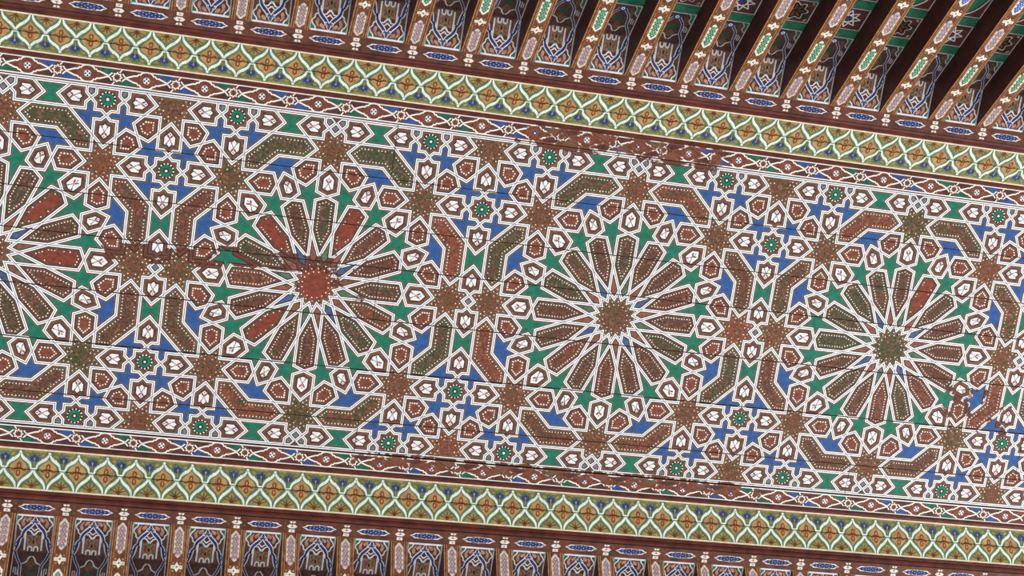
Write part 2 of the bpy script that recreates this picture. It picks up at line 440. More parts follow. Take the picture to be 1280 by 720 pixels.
brownc = [(h, h), (C22, h), (Q - (Q / 2 - .41421 * h), Q / 2 - h), (Q / 2, Q / 2), (Q / 2 - h, Q - (Q / 2 - .41421 * h)), (h, C22)]
dhex = [(dd, 0), (dd + g3, g3), (dd + g3, g7), (C22, h), (NO + 2 * h, 0), (C22, -h), (dd + g3, -g7), (dd + g3, -g3)]
bow = [(C22, h), (NO + 2 * h, 0), (C22, -h), (Kout[1], -h), (SD - Lh, 0), (Kout[1], h)]
diamond = [(dd, 0), (0, dd), (-dd, 0), (0, -dd)]
def mean(p): return (sum(q[0] for q in p) / len(p), sum(q[1] for q in p) / len(p))
PI = math.pi
for k in range(-3, 3):
    ou = k * Pd
    def put(pts, a, kind, c=None, ax=None, ox=0, oy=0, fl=False):
        q = mir(pts) if fl else pts
        cc = None
        if c is not None: cc = rot([(c[0], -c[1]) if fl else c], a, ou + ox, oy)[0]
        cell(rot(q, a, ou + ox, oy), kind, k, a if ax is None else ax, cc)
    put(centre, 0, 'centre', (0, 0))
    for i in range(16):
        put(petal, i * PI / 8, 'petal')
        put(kite, i * PI / 8 + A1, ('kite_green', 'kite_brown', 'kite_blue', 'kite_brown')[i % 4])
    for i in range(8):
        a = i * PI / 4
        put(hexe, a, 'white', mean(hexe)); put(hexo, a + PI / 8, 'white', ((RT + axW + mo) / 2, 0))
        for fl in (0, 1):
            put(greenp, a, 'green', fl=fl); put(browni, a, 'brown', fl=fl)
        put(bluea, a, 'blue'); put(bar, a, 'bar')
        if i % 2 == 0: put([(D + x, y) for x, y in estar], a, 'star', (D, 0))
        else: put([(D + x, y) for x, y in star], a, 'star', (D, 0))
    # vertical mid-line between two rosettes
    hm = (Pd / 2, 0)
    put(diamond, 0, 'diamond', ox=Pd / 2)
    for sg in (PI / 2, -PI / 2):
        put(dhex, sg, 'white', (.78, 0), sg, ox=Pd / 2); put(bow, sg, 'bowtie', ox=Pd / 2)
    for sv in (1, -1):
        gy = sv * SD
        put(gstar, 0, 'gstar', (0, 0), ox=Pd / 2, oy=gy)
        for j in range(4): put(ghex, j * PI / 2, 'white', (1.10, 0), ox=Pd / 2, oy=gy)
        # quadrants: towards the rosette (bar side) and towards the corner star
        for sx in (1, -1):
            cell([(ou + Pd / 2 + sx * x, gy - sv * y) for x, y in blueb], 'blue', k)
            cell([(ou + Pd / 2 + sx * x, gy + sv * y) for x, y in bluec], 'blue', k)
            # corner hexagons (corner-star side and inner-star side)
            cell([(ou + Pd / 2 + sx * x, sv * (Pd / 2 - y)) for x, y in brownc], 'brown', k)
            cell([(ou + Pd / 2 + sx * (Q - x), sv * (Pd / 2 - Q + y)) for x, y in brownc], 'brown', k)
        # pieces along the long edge
        ey = sv * Pd / 2
        def eput(pts, kind, ox, fx=1, c=None, ax=0):
            cell([(ou + ox + fx * x, ey + sv * y) for x, y in pts], kind, k, ax, None if c is None else (ou + ox + fx * c[0], ey + sv * c[1]))
        eput(diamond, 'diamond', 0)
        gc = [(dd, 0), (0, dd), (h - dd, h), (h, h), (h, h - dd)]
        for fx in (1, -1):
            eput(gc, 'grey', 0, fx)
            eput(dhex, 'white', 0, fx, (.78, 0), 0 if fx > 0 else PI); eput(bow, 'bowtie', 0, fx)
            gx = fx * SD
            gtop = [q for q in gstar if not (q[1] > g7 - 1e-6 and abs(q[0]) < g7 - 1e-6)]
            eput(gtop, 'gstar', gx, 1, (0, 0))
            eput(ghex, 'white', gx, fx, (1.10, 0), 0 if fx > 0 else PI); eput(ghex, 'white', gx, -fx, (1.10, 0), PI if fx > 0 else 0)
            cell([(ou + gx + y, ey - sv * x) for x, y in ghex], 'white', k, -sv * PI / 2, (ou + gx, ey - sv * 1.10))
            eput([(x, -y) for x, y in blueb], 'blue', gx, -fx); eput([(y, -x) for x, y in bluec], 'blue', gx, fx)
            slot = [(RHO, 0), (g7, g3), (g7, g7), (RHO + g3, g7), (RHO + g3, g3)]
            for f2 in (1, -1): eput(slot, 'grey', gx, f2)
        ctop = [(-C22, h), (-NO, 0)] + [(x, y) for x, y in star[9:16]] + [(NO, 0), (C22, h)]
        eput(ctop, 'star', Pd / 2, 1, (0, 0))
for k, sm in STRAP.items():
    sm.build('strapwork', ceiling, CUTS)
for sv in (1, -1):
    mb = MB(flat)
    mb.poly([(U0, sv * V), (U1, sv * V), (U1, sv * (V + .014)), (U0, sv * (V + .014))], 'line', .012)
    mb.poly([(U0, sv * (V + .014)), (U1, sv * (V + .014)), (U1, sv * (V + .06)), (U0, sv * (V + .06))], 'white', .012)
    mb.build('edge_line', ceiling, CUTS)

# ------------------------------------------------------------------ mouldings along both long sides
PR = 1.951; RU = -1.15; HP = PR / 2
KS = [k for k in range(-12, 11) if U0 + .8 < RU + k * PR < U1 - .8]
SIDE = {-1: 'upper', 1: 'lower'}
CHAIN = {-1: (1.9338, -21.466), 1: (1.949, -19.63)}; FRZ = {-1: (.96372, -21.435), 1: (.97729, -20.451)}
def chain_board(sg, n):
    w0, w1 = V + .08, 6.66; dz = .07
    f = lambda x, y, l: (x * S, sg * (w0 + y) * S, HC - (dz + l) * S)
    root = link('trim_%d' % n, prism_mesh('trim', [(w0 + .01, dz), (w1, dz), (w1, -.2), (w0 + .01, -.2)], U0, U1, ['chainbase', 'woodred', 'wood', 'dark'], lambda x, w, d: (x * S, sg * w * S, HC - d * S)))
    tag(root, 'narrow brown border with white cartouches and small stars along the %s edge of the panel' % SIDE[sg], 'border', kind='structure')
    H = w1 - w0; c = H / 2
    jl = [-21.05, -10.3, 3.15, 14.1] if sg < 0 else [-18.5, -8.4, 12.3]
    mb = MB(f); 
    for y in (.045, H - .05):
        mb.poly([(U0, y - .02), (U1, y - .02), (U1, y + .02), (U0, y + .02)], 'chainwhite', .010)
    mb.build('edge_line', root)
    up = [(0, .28), (.09, .272), (.17, .235), (.225, .165), (.265, .18), (.32, .12), (.40, .115), (.55, .06), (.70, .0)]
    upc = [(-x, y) for x, y in up[:0:-1]] + up
    mb = MB(f)
    outl = upc + [(x, -y) for x, y in upc[-2:0:-1]]
    cart_poly = [(x, c + y) for x, y in outl]
    mb.poly(cart_poly, 'chainbase', .004); mb.poly([(0 + .34 * math.cos(t * PI / 8) * (1 if t % 2 == 0 else .75), c + .16 * math.sin(t * PI / 8)) for t in range(16)], 'redbrown', .006)
    tl = lambda s_: [(-.68, c), (-.78, c - s_ * .07), (-.86, c - s_ * .2), (-.93, c - s_ * .29)]
    for s_ in (1, -1):
        pts = [(x, c + s_ * y) for x, y in upc]
        mb.ribbon(pts, .052, 'chainwhite', .012)
        mb.ribbon([(.66, c + s_ * .01), (.74, c - s_ * .06), (.80, c - s_ * .13)], .045, 'chainwhite', .012)
        mb.ribbon([(-.66, c + s_ * .01), (-.74, c - s_ * .06), (-.80, c - s_ * .13)], .045, 'chainwhite', .012)
    cart = mb.mesh('cartouche')
    mb = MB(f); mb.disc(0, c, .115, 'chainwhite', .014, 10)
    for i in range(4): mb.disc(.07 * math.cos(i * PI / 2 + .1), c + .07 * math.sin(i * PI / 2 + .1), .036, 'navy', .018, 6)
    mb.disc(0, c, .035, 'ivory', .019, 6)
    flower = mb.mesh('flower')
    st = []
    for i in range(16):
        r = .185 if i % 2 == 0 else .125; st.append((r * math.cos(i * PI / 8), c + r * math.sin(i * PI / 8)))
    mb = MB(f); mb.poly(inset(ccw(st), .02), 'chainbase', .008); mb.ring(ccw(st), inset(ccw(st), .035), 'chainwhite', .014)
    for a, b in (((.07, .16), (.16, .29)), ((-.07, -.16), (-.16, -.29))): mb.ribbon([(a[0], c + a[1]), (b[0], c + b[1])], .04, 'chainwhite', .013)
    star_me = mb.mesh('border_star')
    tri = {}
    for cn in ('chaingreen', 'chainblue', 'chainred'):
        for sx, sy in ((1, 1), (-1, -1), (1, -1), (-1, 1)):
            mb = MB(f)
            mb.poly([(sx * x, c + sy * y) for x, y in ((.06, .28), (.16, .09), (.26, .06), (.40, .10), (.58, .19), (.68, .28))], cn, .003); tri[cn, sx, sy] = mb.mesh('corner_fill')
    pc, ac = CHAIN[sg]
    for k in range(-4, 24):
        if not U0 + 1.7 < ac + k * pc < U1 - .8: continue
        u = (ac + k * pc) * S
        ca = link('cartouche', cart, root, (u, 0, 0)); link('flower', flower, ca)
        us = u - pc / 2 * S; cn = 'chainblue' if k % 2 else 'chaingreen'
        so = link('border_star', star_me, root, (us, 0, 0))
        for key in ((cn, 1, sg), (cn, -1, -sg), ('chainred', 1, -sg), ('chainred', -1, sg)):
            link('corner_fill', tri[key], root, (us, 0, 0))
chain_board(-1, 1); chain_board(1, 2)

FW0, FD0, FW1, FD1 = 6.80, .16, 8.08, .85
def frieze(sg, n):
    L = math.hypot(FW1 - FW0, FD1 - FD0); cx, cz = (FW1 - FW0) / L, (FD1 - FD0) / L
    f = lambda x, y, l: (x * S, sg * (FW0 + y * cx - l * cz) * S, HC - (FD0 + y * cz + l * cx) * S)
    fw = lambda x, w, d: (x * S, sg * w * S, HC - d * S)
    root = bpy.data.objects.new('trim_%d' % n, None); col.objects.link(root); root.location = (0, 0, 0)
    tag(root, 'sloping green and gold frieze of white ogee leaves on the %s side' % SIDE[sg], 'frieze', kind='structure')
    # the sloping board in two planks, red fillet towards the panel
    mid = .735
    for y0, y1 in ((0, mid - .016), (mid + .016, L)):
        a = (FW0 + y0 * cx, FD0 + y0 * cz); b = (FW0 + y1 * cx, FD0 + y1 * cz)
        bk = lambda q: (q[0] + .3 * cz, q[1] - .3 * cx)
        brk = [U0, -12.1, 4.4, U1] if y0 == 0 else [U0, -17.3, 1.0, 12.0, U1]
        for j in range(len(brk) - 1):
            link('plank', prism_mesh('plank', [a, b, bk(b), bk(a)], brk[j] + .01, brk[j + 1] - .01, ['fgreen', 'dark', 'dark', 'dark'], fw), root)
    link('backing', prism_mesh('backing', [(FW0 + .2, FD0 - .2), (FW1 + .15, FD1 - .25), (FW1 + .15, -.3), (FW0 + .2, -.3)], U0, U1, ['dark'], fw), root)
    link('fillet', prism_mesh('fillet', [(6.645, .08), (6.655, .17), (6.70, .21), (6.76, .20), (6.80, .17), (6.80, -.2), (6.645, -.2)], U0, U1, ['woodline', 'woodred', 'woodred', 'woodred', 'dark', 'dark', 'dark'], fw), root)
    mb = MB(f)
    mb.poly([(U0, 0), (U1, 0), (U1, .065), (U0, .065)], 'cream', .006); mb.poly([(U0, L - .06), (U1, L - .06), (U1, L), (U0, L)], 'cream', .006)
    mb.build('edge_line', root)
    yl = .735
    # medallion: ogee leaves around an orange field
    up = curve([(.03, .20), (.06, .28), (.15, .38), (.27, .46), (.36, .56), (.40, .70)], 4)
    dn = curve([(.472, .765), (.43, .86), (.32, .99), (.19, 1.10), (.085, 1.24), (.04, 1.40)], 4)
    tp = lambda t: .40 + 1.0 * math.sin(PI * min(1, .06 + t * .90)) ** .9
    seam = (f(0, mid - .011, 0), f(0, mid + .011, 0), Vector(f(0, 1, 0)) - Vector(f(0, 0, 0)))
    mb = MB(f)
    fld = [(0, .33), (.09, .45), (.20, .53), (.27, .62), (.30, .73), (.26, .84), (.16, .95), (.07, 1.05), (0, 1.16)]
    mb.poly(fld + [(-x, y) for x, y in fld[-2:0:-1]], 'forange', .004)
    for sx in (1, -1):
        for pts in (up, dn):
            q = [(sx * x, y) for x, y in pts]
            mb.ribbon([(x + sx * .022, y) for x, y in q], .115, 'leafrim', .005, tp); mb.ribbon([(x - sx * .022, y) for x, y in q], .115, 'leafrim', .005, tp)
            mb.ribbon(q, .075, 'leaf', .010, tp)
        i_ = 9; mb.disc(sx * (up[i_][0] + .035), up[i_][1] - .02, .03, 'leaf', .011, 6, .05, sx * .6)
        mb.poly([(sx * .37, yl - .065), (sx * .49, yl - .055), (sx * .49, yl + .02), (sx * .39, yl + .02)], 'leaf', .012)
    mb.disc(0, .15, .052, 'leaf', .013, 8)
    med = mb.mesh('ogee_medallion', seam=seam)
    mb = MB(f); fy = .755
    for s_ in (1, -1):
        mb.disc(0, fy + s_ * .135, .08, 'fred', .012, 8, .12); mb.disc(0, fy + s_ * .125, .036, 'forange', .016, 6, .068)
        mb.ribbon(curve([(0, fy), (s_ * .09, fy - .03), (s_ * .17, fy + .03), (s_ * .25, fy)], 3), .07, 'fred', .012, lambda t: 1.2 - .7 * t)
    mb.disc(0, fy, .03, 'fgold', .018, 6)
    flw = mb.mesh('four_petal_flower', seam=seam)
    # blue bud with gold ground near the panel
    mb = MB(f)
    mb.poly([(-.40, .07), (-.33, .13), (-.25, .12), (-.16, .16), (-.07, .12), (0, .15), (.07, .12), (.16, .16), (.25, .12), (.33, .13), (.40, .07)], 'fgold', .003)
    mb.disc(-.25, .23, .085, 'fgold', .004, 7, .055, .6); mb.disc(.25, .23, .085, 'fgold', .004, 7, .055, -.6)
    mb.poly([(0, .19), (.05, .26), (.13, .27), (.155, .35), (.12, .43), (.05, .46), (0, .50), (-.05, .46), (-.12, .43), (-.155, .35), (-.13, .27), (-.05, .26)], 'fblue', .010)
    mb.ribbon([(0, .42), (0, .68)], .05, 'fgreen', .009); mb.ribbon([(0, .36), (0, .60)], .03, 'fgold', .011); mb.disc(0, .36, .032, 'forange', .014, 6, .05)
    bud = mb.mesh('blue_bud')
    # gold palmette on the outer edge
    mb = MB(f)
    fan = curve([(-.33, L - .07), (-.27, 1.26), (-.15, 1.16), (0, 1.03), (.15, 1.16), (.27, 1.26), (.33, L - .07)], 3)
    mb.poly(fan, 'fgold', .004)
    for a in (-62, -32, 0, 32, 62):
        t = math.radians(a); e = (.27 * math.sin(t) * 1.1, L - .10 - .27 * math.cos(t)); m_ = (.15 * math.sin(t) * .8, L - .10 - .16 * math.cos(t))
        mb.ribbon([(0, L - .10), m_, e], .045, 'fbrown', .009, lambda t: 1.1 - .6 * t)
    mb.disc(0, L - .10, .06, 'fred', .010, 7, .04)
    pal = mb.mesh('gold_palmette')
    pf, af = FRZ[sg]; k = math.ceil((U0 + .6 - af) / pf)
    while af + k * pf < U1 - .6:
        u = (af + k * pf) * S
        mo_ = link('ogee_medallion', med, root, (u, 0, 0)); link('four_petal_flower', flw, mo_)
        if af + (k + .5) * pf < U1 - .6:
            link('blue_bud', bud, root, (u + pf / 2 * S, 0, 0)); link('gold_palmette', pal, root, (u + pf / 2 * S, 0, 0))
        k += 1
frieze(-1, 3); frieze(1, 4)

LW, LD = 8.83, 1.14
def cornice(sg, n):
    fw = lambda x, w, d: (x * S, sg * w * S, HC - d * S)
    prof = [(8.08, .80), (8.08, .90), (8.13, .955), (8.18, .95), (8.19, 1.0), (8.24, 1.075), (8.31, 1.10), (8.325, LD - .02), (8.34, LD), (LW, LD), (LW + .12, LD - .02), (LW + .12, .4), (8.08, .4)]
    root = link('trim_%d' % n, prism_mesh('trim', prof, U0, U1, ['woodline', 'woodred', 'woodred', 'woodline', 'woodred', 'woodred', 'woodline', 'dark', 'ledge', 'ledge', 'dark', 'dark', 'dark'], fw))
    tag(root, 'red-brown cornice with blue and white lozenges below the %s rafters' % SIDE[sg], 'cornice', kind='structure')
    f = lambda x, y, l: (x * S, sg * (8.34 + y) * S, HC - (LD + l) * S)
    c = .24
    mb = MB(f)
    loz = [(-.62, 0), (-.5, .05), (-.44, .10), (-.2, .105), (0, .12), (.2, .105), (.44, .10), (.5, .05), (.62, 0)]
    loz = loz + [(x, -y) for x, y in loz[-2:0:-1]]
    mb.poly([(x, c + y) for x, y in loz], 'ivory', .004)
    bl = [(-.57, 0), (-.47, .022), (-.39, .07), (-.31, .06), (-.24, .095), (-.12, .09), (-.06, .105), (0, .09), (.06, .105), (.12, .09), (.24, .095), (.31, .06), (.39, .07), (.47, .022), (.57, 0)]
    mb.poly([(x, c + y) for x, y in bl + [(x, -y) for x, y in bl[-2:0:-1]]], 'navy', .010)
    for x, y in ((-.33, 0), (.33, 0), (-.2, .045), (-.2, -.045), (.2, .045), (.2, -.045), (-.09, .0), (.09, 0), (0, .05), (0, -.05)): mb.disc(x, c + y, .019, 'ivory', .015, 5, .012)
    lozm = mb.mesh('blue_lozenge')
    mb = MB(f)
    mb.poly([(-.11, c - .19), (.11, c - .19), (.08, c - .12), (-.08, c - .12)], 'ivory', .004)
    mb.poly([(-.19, c), (-.1, c + .07), (.1, c + .07), (.19, c), (.1, c - .07), (-.1, c - .07)], 'ivory', .004)
    mb.poly([(-.10, c + .11), (.10, c + .11), (.11, c + .22), (-.11, c + .22)], 'ivory', .004)
    mb.disc(0, c, .05, 'lilac', .008, 7, .03); mb.disc(0, c + .165, .03, 'lilac', .008, 6); mb.ribbon([(0, c - .19), (0, c - .03)], .025, 'ledge', .008)
    for sx in (-1, 1): mb.disc(sx * .27, c + .1, .05, 'goldbrown', .006, 7); mb.disc(sx * .27, c - .1, .05, 'goldbrown', .006, 7)
    knot = mb.mesh('white_knot')
    for k in KS:
        link('white_knot', knot, root, ((RU + k * PR) * S, 0, 0))
        if k != KS[-1]: link('blue_lozenge', lozm, root, ((RU + k * PR + HP) * S, 0, 0))
cornice(-1, 5); cornice(1, 6)

# ------------------------------------------------------------------ rafters and the painted panels between them
I2 = math.sqrt(.5); REC = 1.37; LEN = 10.2; RW = .315
ORD = ['first', 'second', 'third', 'fourth', 'fifth', 'sixth', 'seventh', 'eighth', 'ninth', 'tenth', 'eleventh', 'twelfth', 'thirteenth', 'fourteenth', 'fifteenth', 'sixteenth', 'seventeenth', 'eighteenth', 'nineteenth', 'twentieth']
def project(u, y, n):
    d = Vector((u, y, n)) - CAM; z = d.dot(ROWS[2]); return 640 + FPX * d.dot(ROWS[0]) / z, 360 + FPX * d.dot(ROWS[1]) / z
def inframe(sg, k, half=RW):
    for s_ in (0.05, .4, 1, 2, 4, 7):
        for dx in (-half, half):
            x, y = project(RU + k * PR + dx, sg * (LW + s_ * I2), -(LD + s_ * I2))
            if 0 < x < 1280 and 0 < y < 720: return True
    return False
def rafter_meshes(sg):
    fw = lambda x, w, d: (x * S, sg * w * S, HC - d * S)
    prof = [(LW, LD + .004), (LW + LEN * I2, LD + LEN * I2), (LW + LEN * I2 + REC + .1, LD + LEN * I2), (LW + REC + .1, LD - .15), (LW + .02, LD - .15)]
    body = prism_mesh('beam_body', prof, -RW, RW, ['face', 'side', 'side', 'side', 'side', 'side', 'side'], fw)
    f = lambda x, y, l: (x * S, sg * (LW + y * I2 - l * I2) * S, HC - (LD + .004 + y * I2 + l * I2) * S)
    mb = MB(f)
    for sx in (1, -1):
        mb.poly([(sx * (RW - .004), 0), (sx * (RW - .004), LEN), (sx * (RW - .11), LEN), (sx * (RW - .11), 0)], 'goldbrown', .003)
        mb.poly([(sx * (RW - .018), 0), (sx * (RW - .018), LEN), (sx * (RW - .045), LEN), (sx * (RW - .045), 0)], 'gold', .006)
        mb.poly([(sx * (RW - .105), 0), (sx * (RW - .105), LEN), (sx * (RW - .125), LEN), (sx * (RW - .125), 0)], 'gold', .005)
    edging = mb.mesh('gilt_edging')
    def cart(cname):
        mb = MB(f); hl = .60; w = .16
        o = [(0, -hl), (.06, -hl + .05), (.10, -hl + .12), (w, -hl + .18), (w, hl - .18), (.10, hl - .12), (.06, hl - .05), (0, hl)]
        o = o + [(-x, y) for x, y in o[-2:0:-1]]
        mb.poly(inset(ccw(o), -.025), 'goldbrown', .0035); mb.poly(o, 'palecart' if cname == 'lilac' else 'ivory', .005)
        for y in (-.36, -.18, 0, .18, .36):
            mb.disc(0, y, .095, cname, .009, 8, .08)
            for sx in (-1, 1): mb.disc(sx * .09, y + .085, .045, cname, .009, 6, .05, sx * .6)
        mb.ribbon([(0, -.48), (0, .48)], .06, cname, .010)
        for y in (-.36, -.18, 0, .18, .36): mb.disc(0, y, .022, 'ivory', .013, 5); mb.disc(.05, y + .03, .014, 'plum' if cname == 'lilac' else 'ivory', .013, 5)
        return mb.mesh('painted_cartouche')
    def knotm():
        mb = MB(f)
        for sx in (-1, 1):
            for sy in (-1, 1):
                n_ = 10; ring_ = lambda r: [(sx * .125 + r * math.cos(t * 2 * PI / n_), sy * .15 + r * math.sin(t * 2 * PI / n_)) for t in range(n_)]
                mb.ring(ring_(.085), ring_(.045), 'goldbrown', .006); mb.disc(sx * .125, sy * .15, .04, 'gold', .006, 8)
                mb.disc(sx * .13, sy * .025, .07, 'ivory', .008, 7, .05)
        mb.poly([(0, -.20), (.08, -.06), (.08, .06), (0, .20), (-.08, .06), (-.08, -.06)], 'ivory', .009); mb.disc(0, 0, .035, 'plum', .013, 5)
        return mb.mesh('white_knot')
    carts = {c: cart(c) for c in ('lilac', 'rafgreen', 'rafblue')}
    return body, edging, carts, knotm()
def rafters(sg):
    body, edging, carts, kn = rafter_meshes(sg)
    vis = [k for k in KS if inframe(sg, k)]
    for k in KS:
        o = bpy.data.objects.new('rafter', None); col.objects.link(o); o.location = ((RU + k * PR) * S, 0, 0)
        if k in vis:
            i = vis.index(k)
            if i == 0: pos = 'leftmost one'
            elif k == vis[-1]: pos = 'rightmost one'
            elif i < 10: pos = '%s from the left' % ORD[i]
            else: pos = '%s from the right' % ORD[len(vis) - 1 - i]
            lab = 'painted wooden rafter in the %s row, %s' % (SIDE[sg], pos)
        else:
            j = vis[0] - k if k < vis[0] else k - vis[-1]
            lab = 'painted wooden rafter in the %s row, %s past its %s end' % (SIDE[sg], ORD[j - 1], 'left' if k < vis[0] else 'right')
        tag(o, lab, 'rafter', 'sloping rafters of the %s row' % SIDE[sg])
        link('beam_body', body, o); link('gilt_edging', edging, o)
        seq = ['lilac', 'rafgreen', 'lilac', 'rafblue', 'lilac']
        for j, cn in enumerate(seq):
            y = .66 + j * 1.87
            link('painted_cartouche', carts[cn], o, (0, sg * y * I2 * S, -y * I2 * S))
            y2 = y + .935
            link('white_knot', kn, o, (0, sg * y2 * I2 * S, -y2 * I2 * S))
rafters(-1); rafters(1)

BW = PR / 2 - RW        # half width of a bay
def bay_meshes(sg):
    fw = lambda x, w, d: (x * S, sg * w * S, HC - d * S)
    K0 = LW + REC
    ft = lambda x, y, l: (x * S, sg * (LW + y) * S, HC - (LD + l) * S)
    fs = lambda x, y, l: (x * S, sg * (K0 + y * I2 - l * I2) * S, HC - (LD + y * I2 + l * I2) * S)
    out = []
    out.append(('soffit_board', prism_mesh('soffit_board', [(LW + .005, LD), (K0, LD), (K0 + .05, LD - .12), (LW + .005, LD - .12)], -BW + .01, BW - .01, ['soffit', 'dark', 'dark', 'dark'], fw), None))
    e = LEN
    out.append(('slope_board', prism_mesh('slope_board', [(K0, LD - .006), (K0 + e * I2, LD - .006 + e * I2), (K0 + e * I2 + .1, LD + e * I2 - .1), (K0 + .1, LD - .11)], -BW + .01, BW - .01, ['panelbase', 'dark', 'dark', 'dark'], fw), None))
    B = BW - .015
    # frame of the soffit board
    mb = MB(ft)
    mb.poly([(-B, .02), (B, .02), (B, .085), (-B, .085)], 'pwhite', .006)
    for sx in (1, -1): mb.poly([(sx * B, .02), (sx * B, REC - .01), (sx * (B - .05), REC - .01), (sx * (B - .05), .02)], 'pgrey', .006)
    out.append(('white_frame', mb.mesh('white_frame'), 'soffit_board'))
    # corners and scalloped line
    mb = MB(ft)
    for sx in (1, -1):
        mb.poly([(sx * (B - .05), .085), (sx * (B - .20), .085), (sx * (B - .17), .16), (sx * (B - .10), .22), (sx * (B - .05), .30)], 'strip', .004)
        sc = curve([(sx * (B - .21), .085), (sx * (B - .18), .17), (sx * (B - .10), .25), (sx * (B - .07), .36), (sx * (B - .15), .46), (sx * (B - .17), .56), (sx * (B - .27), .62)], 4)
        mb.ribbon(sc, .045, 'pwhite', .007)
        mb.poly([(0, .12), (sx * .30, .11), (sx * .40, .20), (sx * .50, .34), (sx * .42, .50), (sx * .36, .60), (sx * .20, .36)], 'maroon', .002)
        mb.poly(curve([(sx * .12, .12), (sx * .24, .14), (sx * .31, .22), (sx * .26, .29), (sx * .16, .22)], 3), 'peach', .004); mb.poly(curve([(sx * .30, .12), (sx * .40, .20), (sx * .46, .33), (sx * .40, .46), (sx * .33, .40), (sx * .36, .27)], 3), 'peach', .004); mb.disc(sx * .27, .42, .07, 'amber', .004, 7, .04, sx * .8)
        mb.poly([(sx * .47, .62), (sx * .56, .5), (sx * .57, 1.1), (sx * .50, .9)], 'amber', .003)
    out.append(('corner_scroll', mb.mesh('corner_scroll'), 'soffit_board'))
    # blue ogee arch
    mb = MB(ft)
    for sx in (1, -1):
        a1 = curve([(sx * .02, .16), (sx * .05, .28), (sx * .15, .42), (sx * .30, .58), (sx * .37, .74), (sx * .36, .88)], 5)
        a2 = curve([(sx * .38, .80), (sx * .46, .90), (sx * .50, 1.05), (sx * .53, 1.2), (sx * .58, REC - .01)], 5)
        for a, w in ((a1, .082), (a2, .075)):
            mb.ribbon(a, w + .065, 'pwhite', .008, lambda t: .6 + .55 * math.sin(PI * t)); mb.ribbon(a, w, 'navy', .012, lambda t: .4 + .75 * math.sin(PI * t))
        mb.ribbon(curve([(sx * .03, .24), (sx * .12, .24), (sx * .14, .31), (sx * .08, .33)], 4), .04, 'pwhite', .013)
        mb.ribbon(curve([(sx * .03, .24), (sx * .11, .245), (sx * .125, .30)], 4), .02, 'navy', .016)
        mb.ribbon(curve([(sx * .52, 1.02), (sx * .60, 1.08), (sx * .58, 1.2), (sx * .52, 1.2)], 4), .035, 'navy', .011)
    mb.disc(0, .145, .05, 'pwhite', .011, 8, .07); mb.disc(0, .145, .032, 'navy', .015, 8, .05)
    out.append(('blue_arch', mb.mesh('blue_arch'), 'soffit_board'))
    # palmette, white bars and battlement
    mb = MB(ft)
    mb.poly([(0, .34), (.14, .48), (.24, .62), (.24, .74), (-.24, .74), (-.24, .62), (-.14, .48)], 'maroon', .003)
    mb.poly([(-.22, .76), (.22, .76), (.22, 1.24), (-.22, 1.24)], 'tancol', .003)
    for sx in (1, -1):
        mb.ribbon(curve([(0, .75), (sx * .07, .68), (sx * .12, .61), (sx * .20, .60)], 4), .062, 'pwhite', .007, lambda t: 1.15 - .6 * t)
        mb.ribbon(curve([(0, .60), (sx * .05, .55), (sx * .11, .50)], 4), .05, 'pwhite', .007, lambda t: 1.15 - .6 * t)
        mb.poly([(sx * .25, .68), (sx * .31, .70), (sx * .31, REC - .06), (sx * .25, REC - .06)], 'pwhite', .007)
        mb.ribbon(curve([(sx * .03, REC - .03), (sx * .04, REC - .16), (sx * .10, REC - .2), (sx * .16, REC - .16), (sx * .17, REC - .03)], 4), .05, 'pwhite', .007)
        mb.ribbon(curve([(sx * .17, .84), (sx * .09, .93), (sx * .15, 1.04)], 4), .03, 'maroon', .006)
    mb.disc(0, .82, .06, 'strip', .006, 6, .05); mb.disc(0, 1.0, .035, 'dark', .006, 6, .08)
    out.append(('palmette', mb.mesh('palmette'), 'soffit_board'))
    # first painted field of the slope board
    mb = MB(fs)
    for sx in (1, -1):
        mb.poly([(sx * B, .02), (sx * B, 1.5), (sx * (B - .04), 1.5), (sx * (B - .04), .02)], 'pgrey', .006)
        mb.ribbon(curve([(sx * .02, .16), (sx * .10, .24), (sx * .16, .38), (sx * .30, .46)], 4), .05, 'pgrey', .007)
        a = curve([(sx * .56, .02), (sx * .50, .22), (sx * .36, .50), (sx * .34, .74), (sx * .30, .98), (sx * .16, 1.18), (sx * .10, 1.3)], 5)
        mb.ribbon(a, .105, 'pgrey', .008); mb.ribbon(a, .062, 'navy', .012)
        mb.ribbon([(sx * .40, .66), (sx * .40, .86), (sx * .47, .86), (sx * .47, .60), (sx * .54, .60), (sx * .54, .80)], .035, 'pgrey', .007)
        mb.poly([(sx * (B - .05), 1.46), (sx * (B - .22), 1.46), (sx * (B - .14), 1.30), (sx * (B - .14), 1.14), (sx * (B - .05), 1.0)], 'strip', .004)
        mb.ribbon(curve([(sx * (B - .23), 1.46), (sx * (B - .15), 1.32), (sx * (B - .17), 1.15), (sx * (B - .06), 1.0)], 4), .035, 'pgrey', .007)
        mb.poly([(sx * .42, .9), (sx * .5, 1.2), (sx * .34, 1.4), (sx * .24, 1.3), (sx * .36, 1.0)], 'amber', .003)
    mb.poly([(0, .26), (.17, .46), (0, .68), (-.17, .46)], 'amber', .004); mb.poly([(-.22, .62), (.22, .62), (.1, .86), (0, 1.0), (-.1, .86)], 'darkgreen', .003)
    mb.disc(0, 1.30, .13, 'navy', .013, 10); mb.disc(0, 1.30, .075, 'pwhite', .016, 9); mb.disc(0, 1.30, .035, 'rafblue', .019, 7)
    mb.poly([(-B, 1.475), (B, 1.475), (B, 1.515), (-B, 1.515)], 'pgrey', .007)
    out.append(('arabesque_field', mb.mesh('arabesque_field'), 'slope_board'))
    # green strips, flower and star squares
    def strip(y0, y1):
        mb = MB(fs); mb.poly([(-B, y0), (B, y0), (B, y1), (-B, y1)], 'strip', .010); return mb.mesh('green_strip')
    fields = []
    y = 1.53
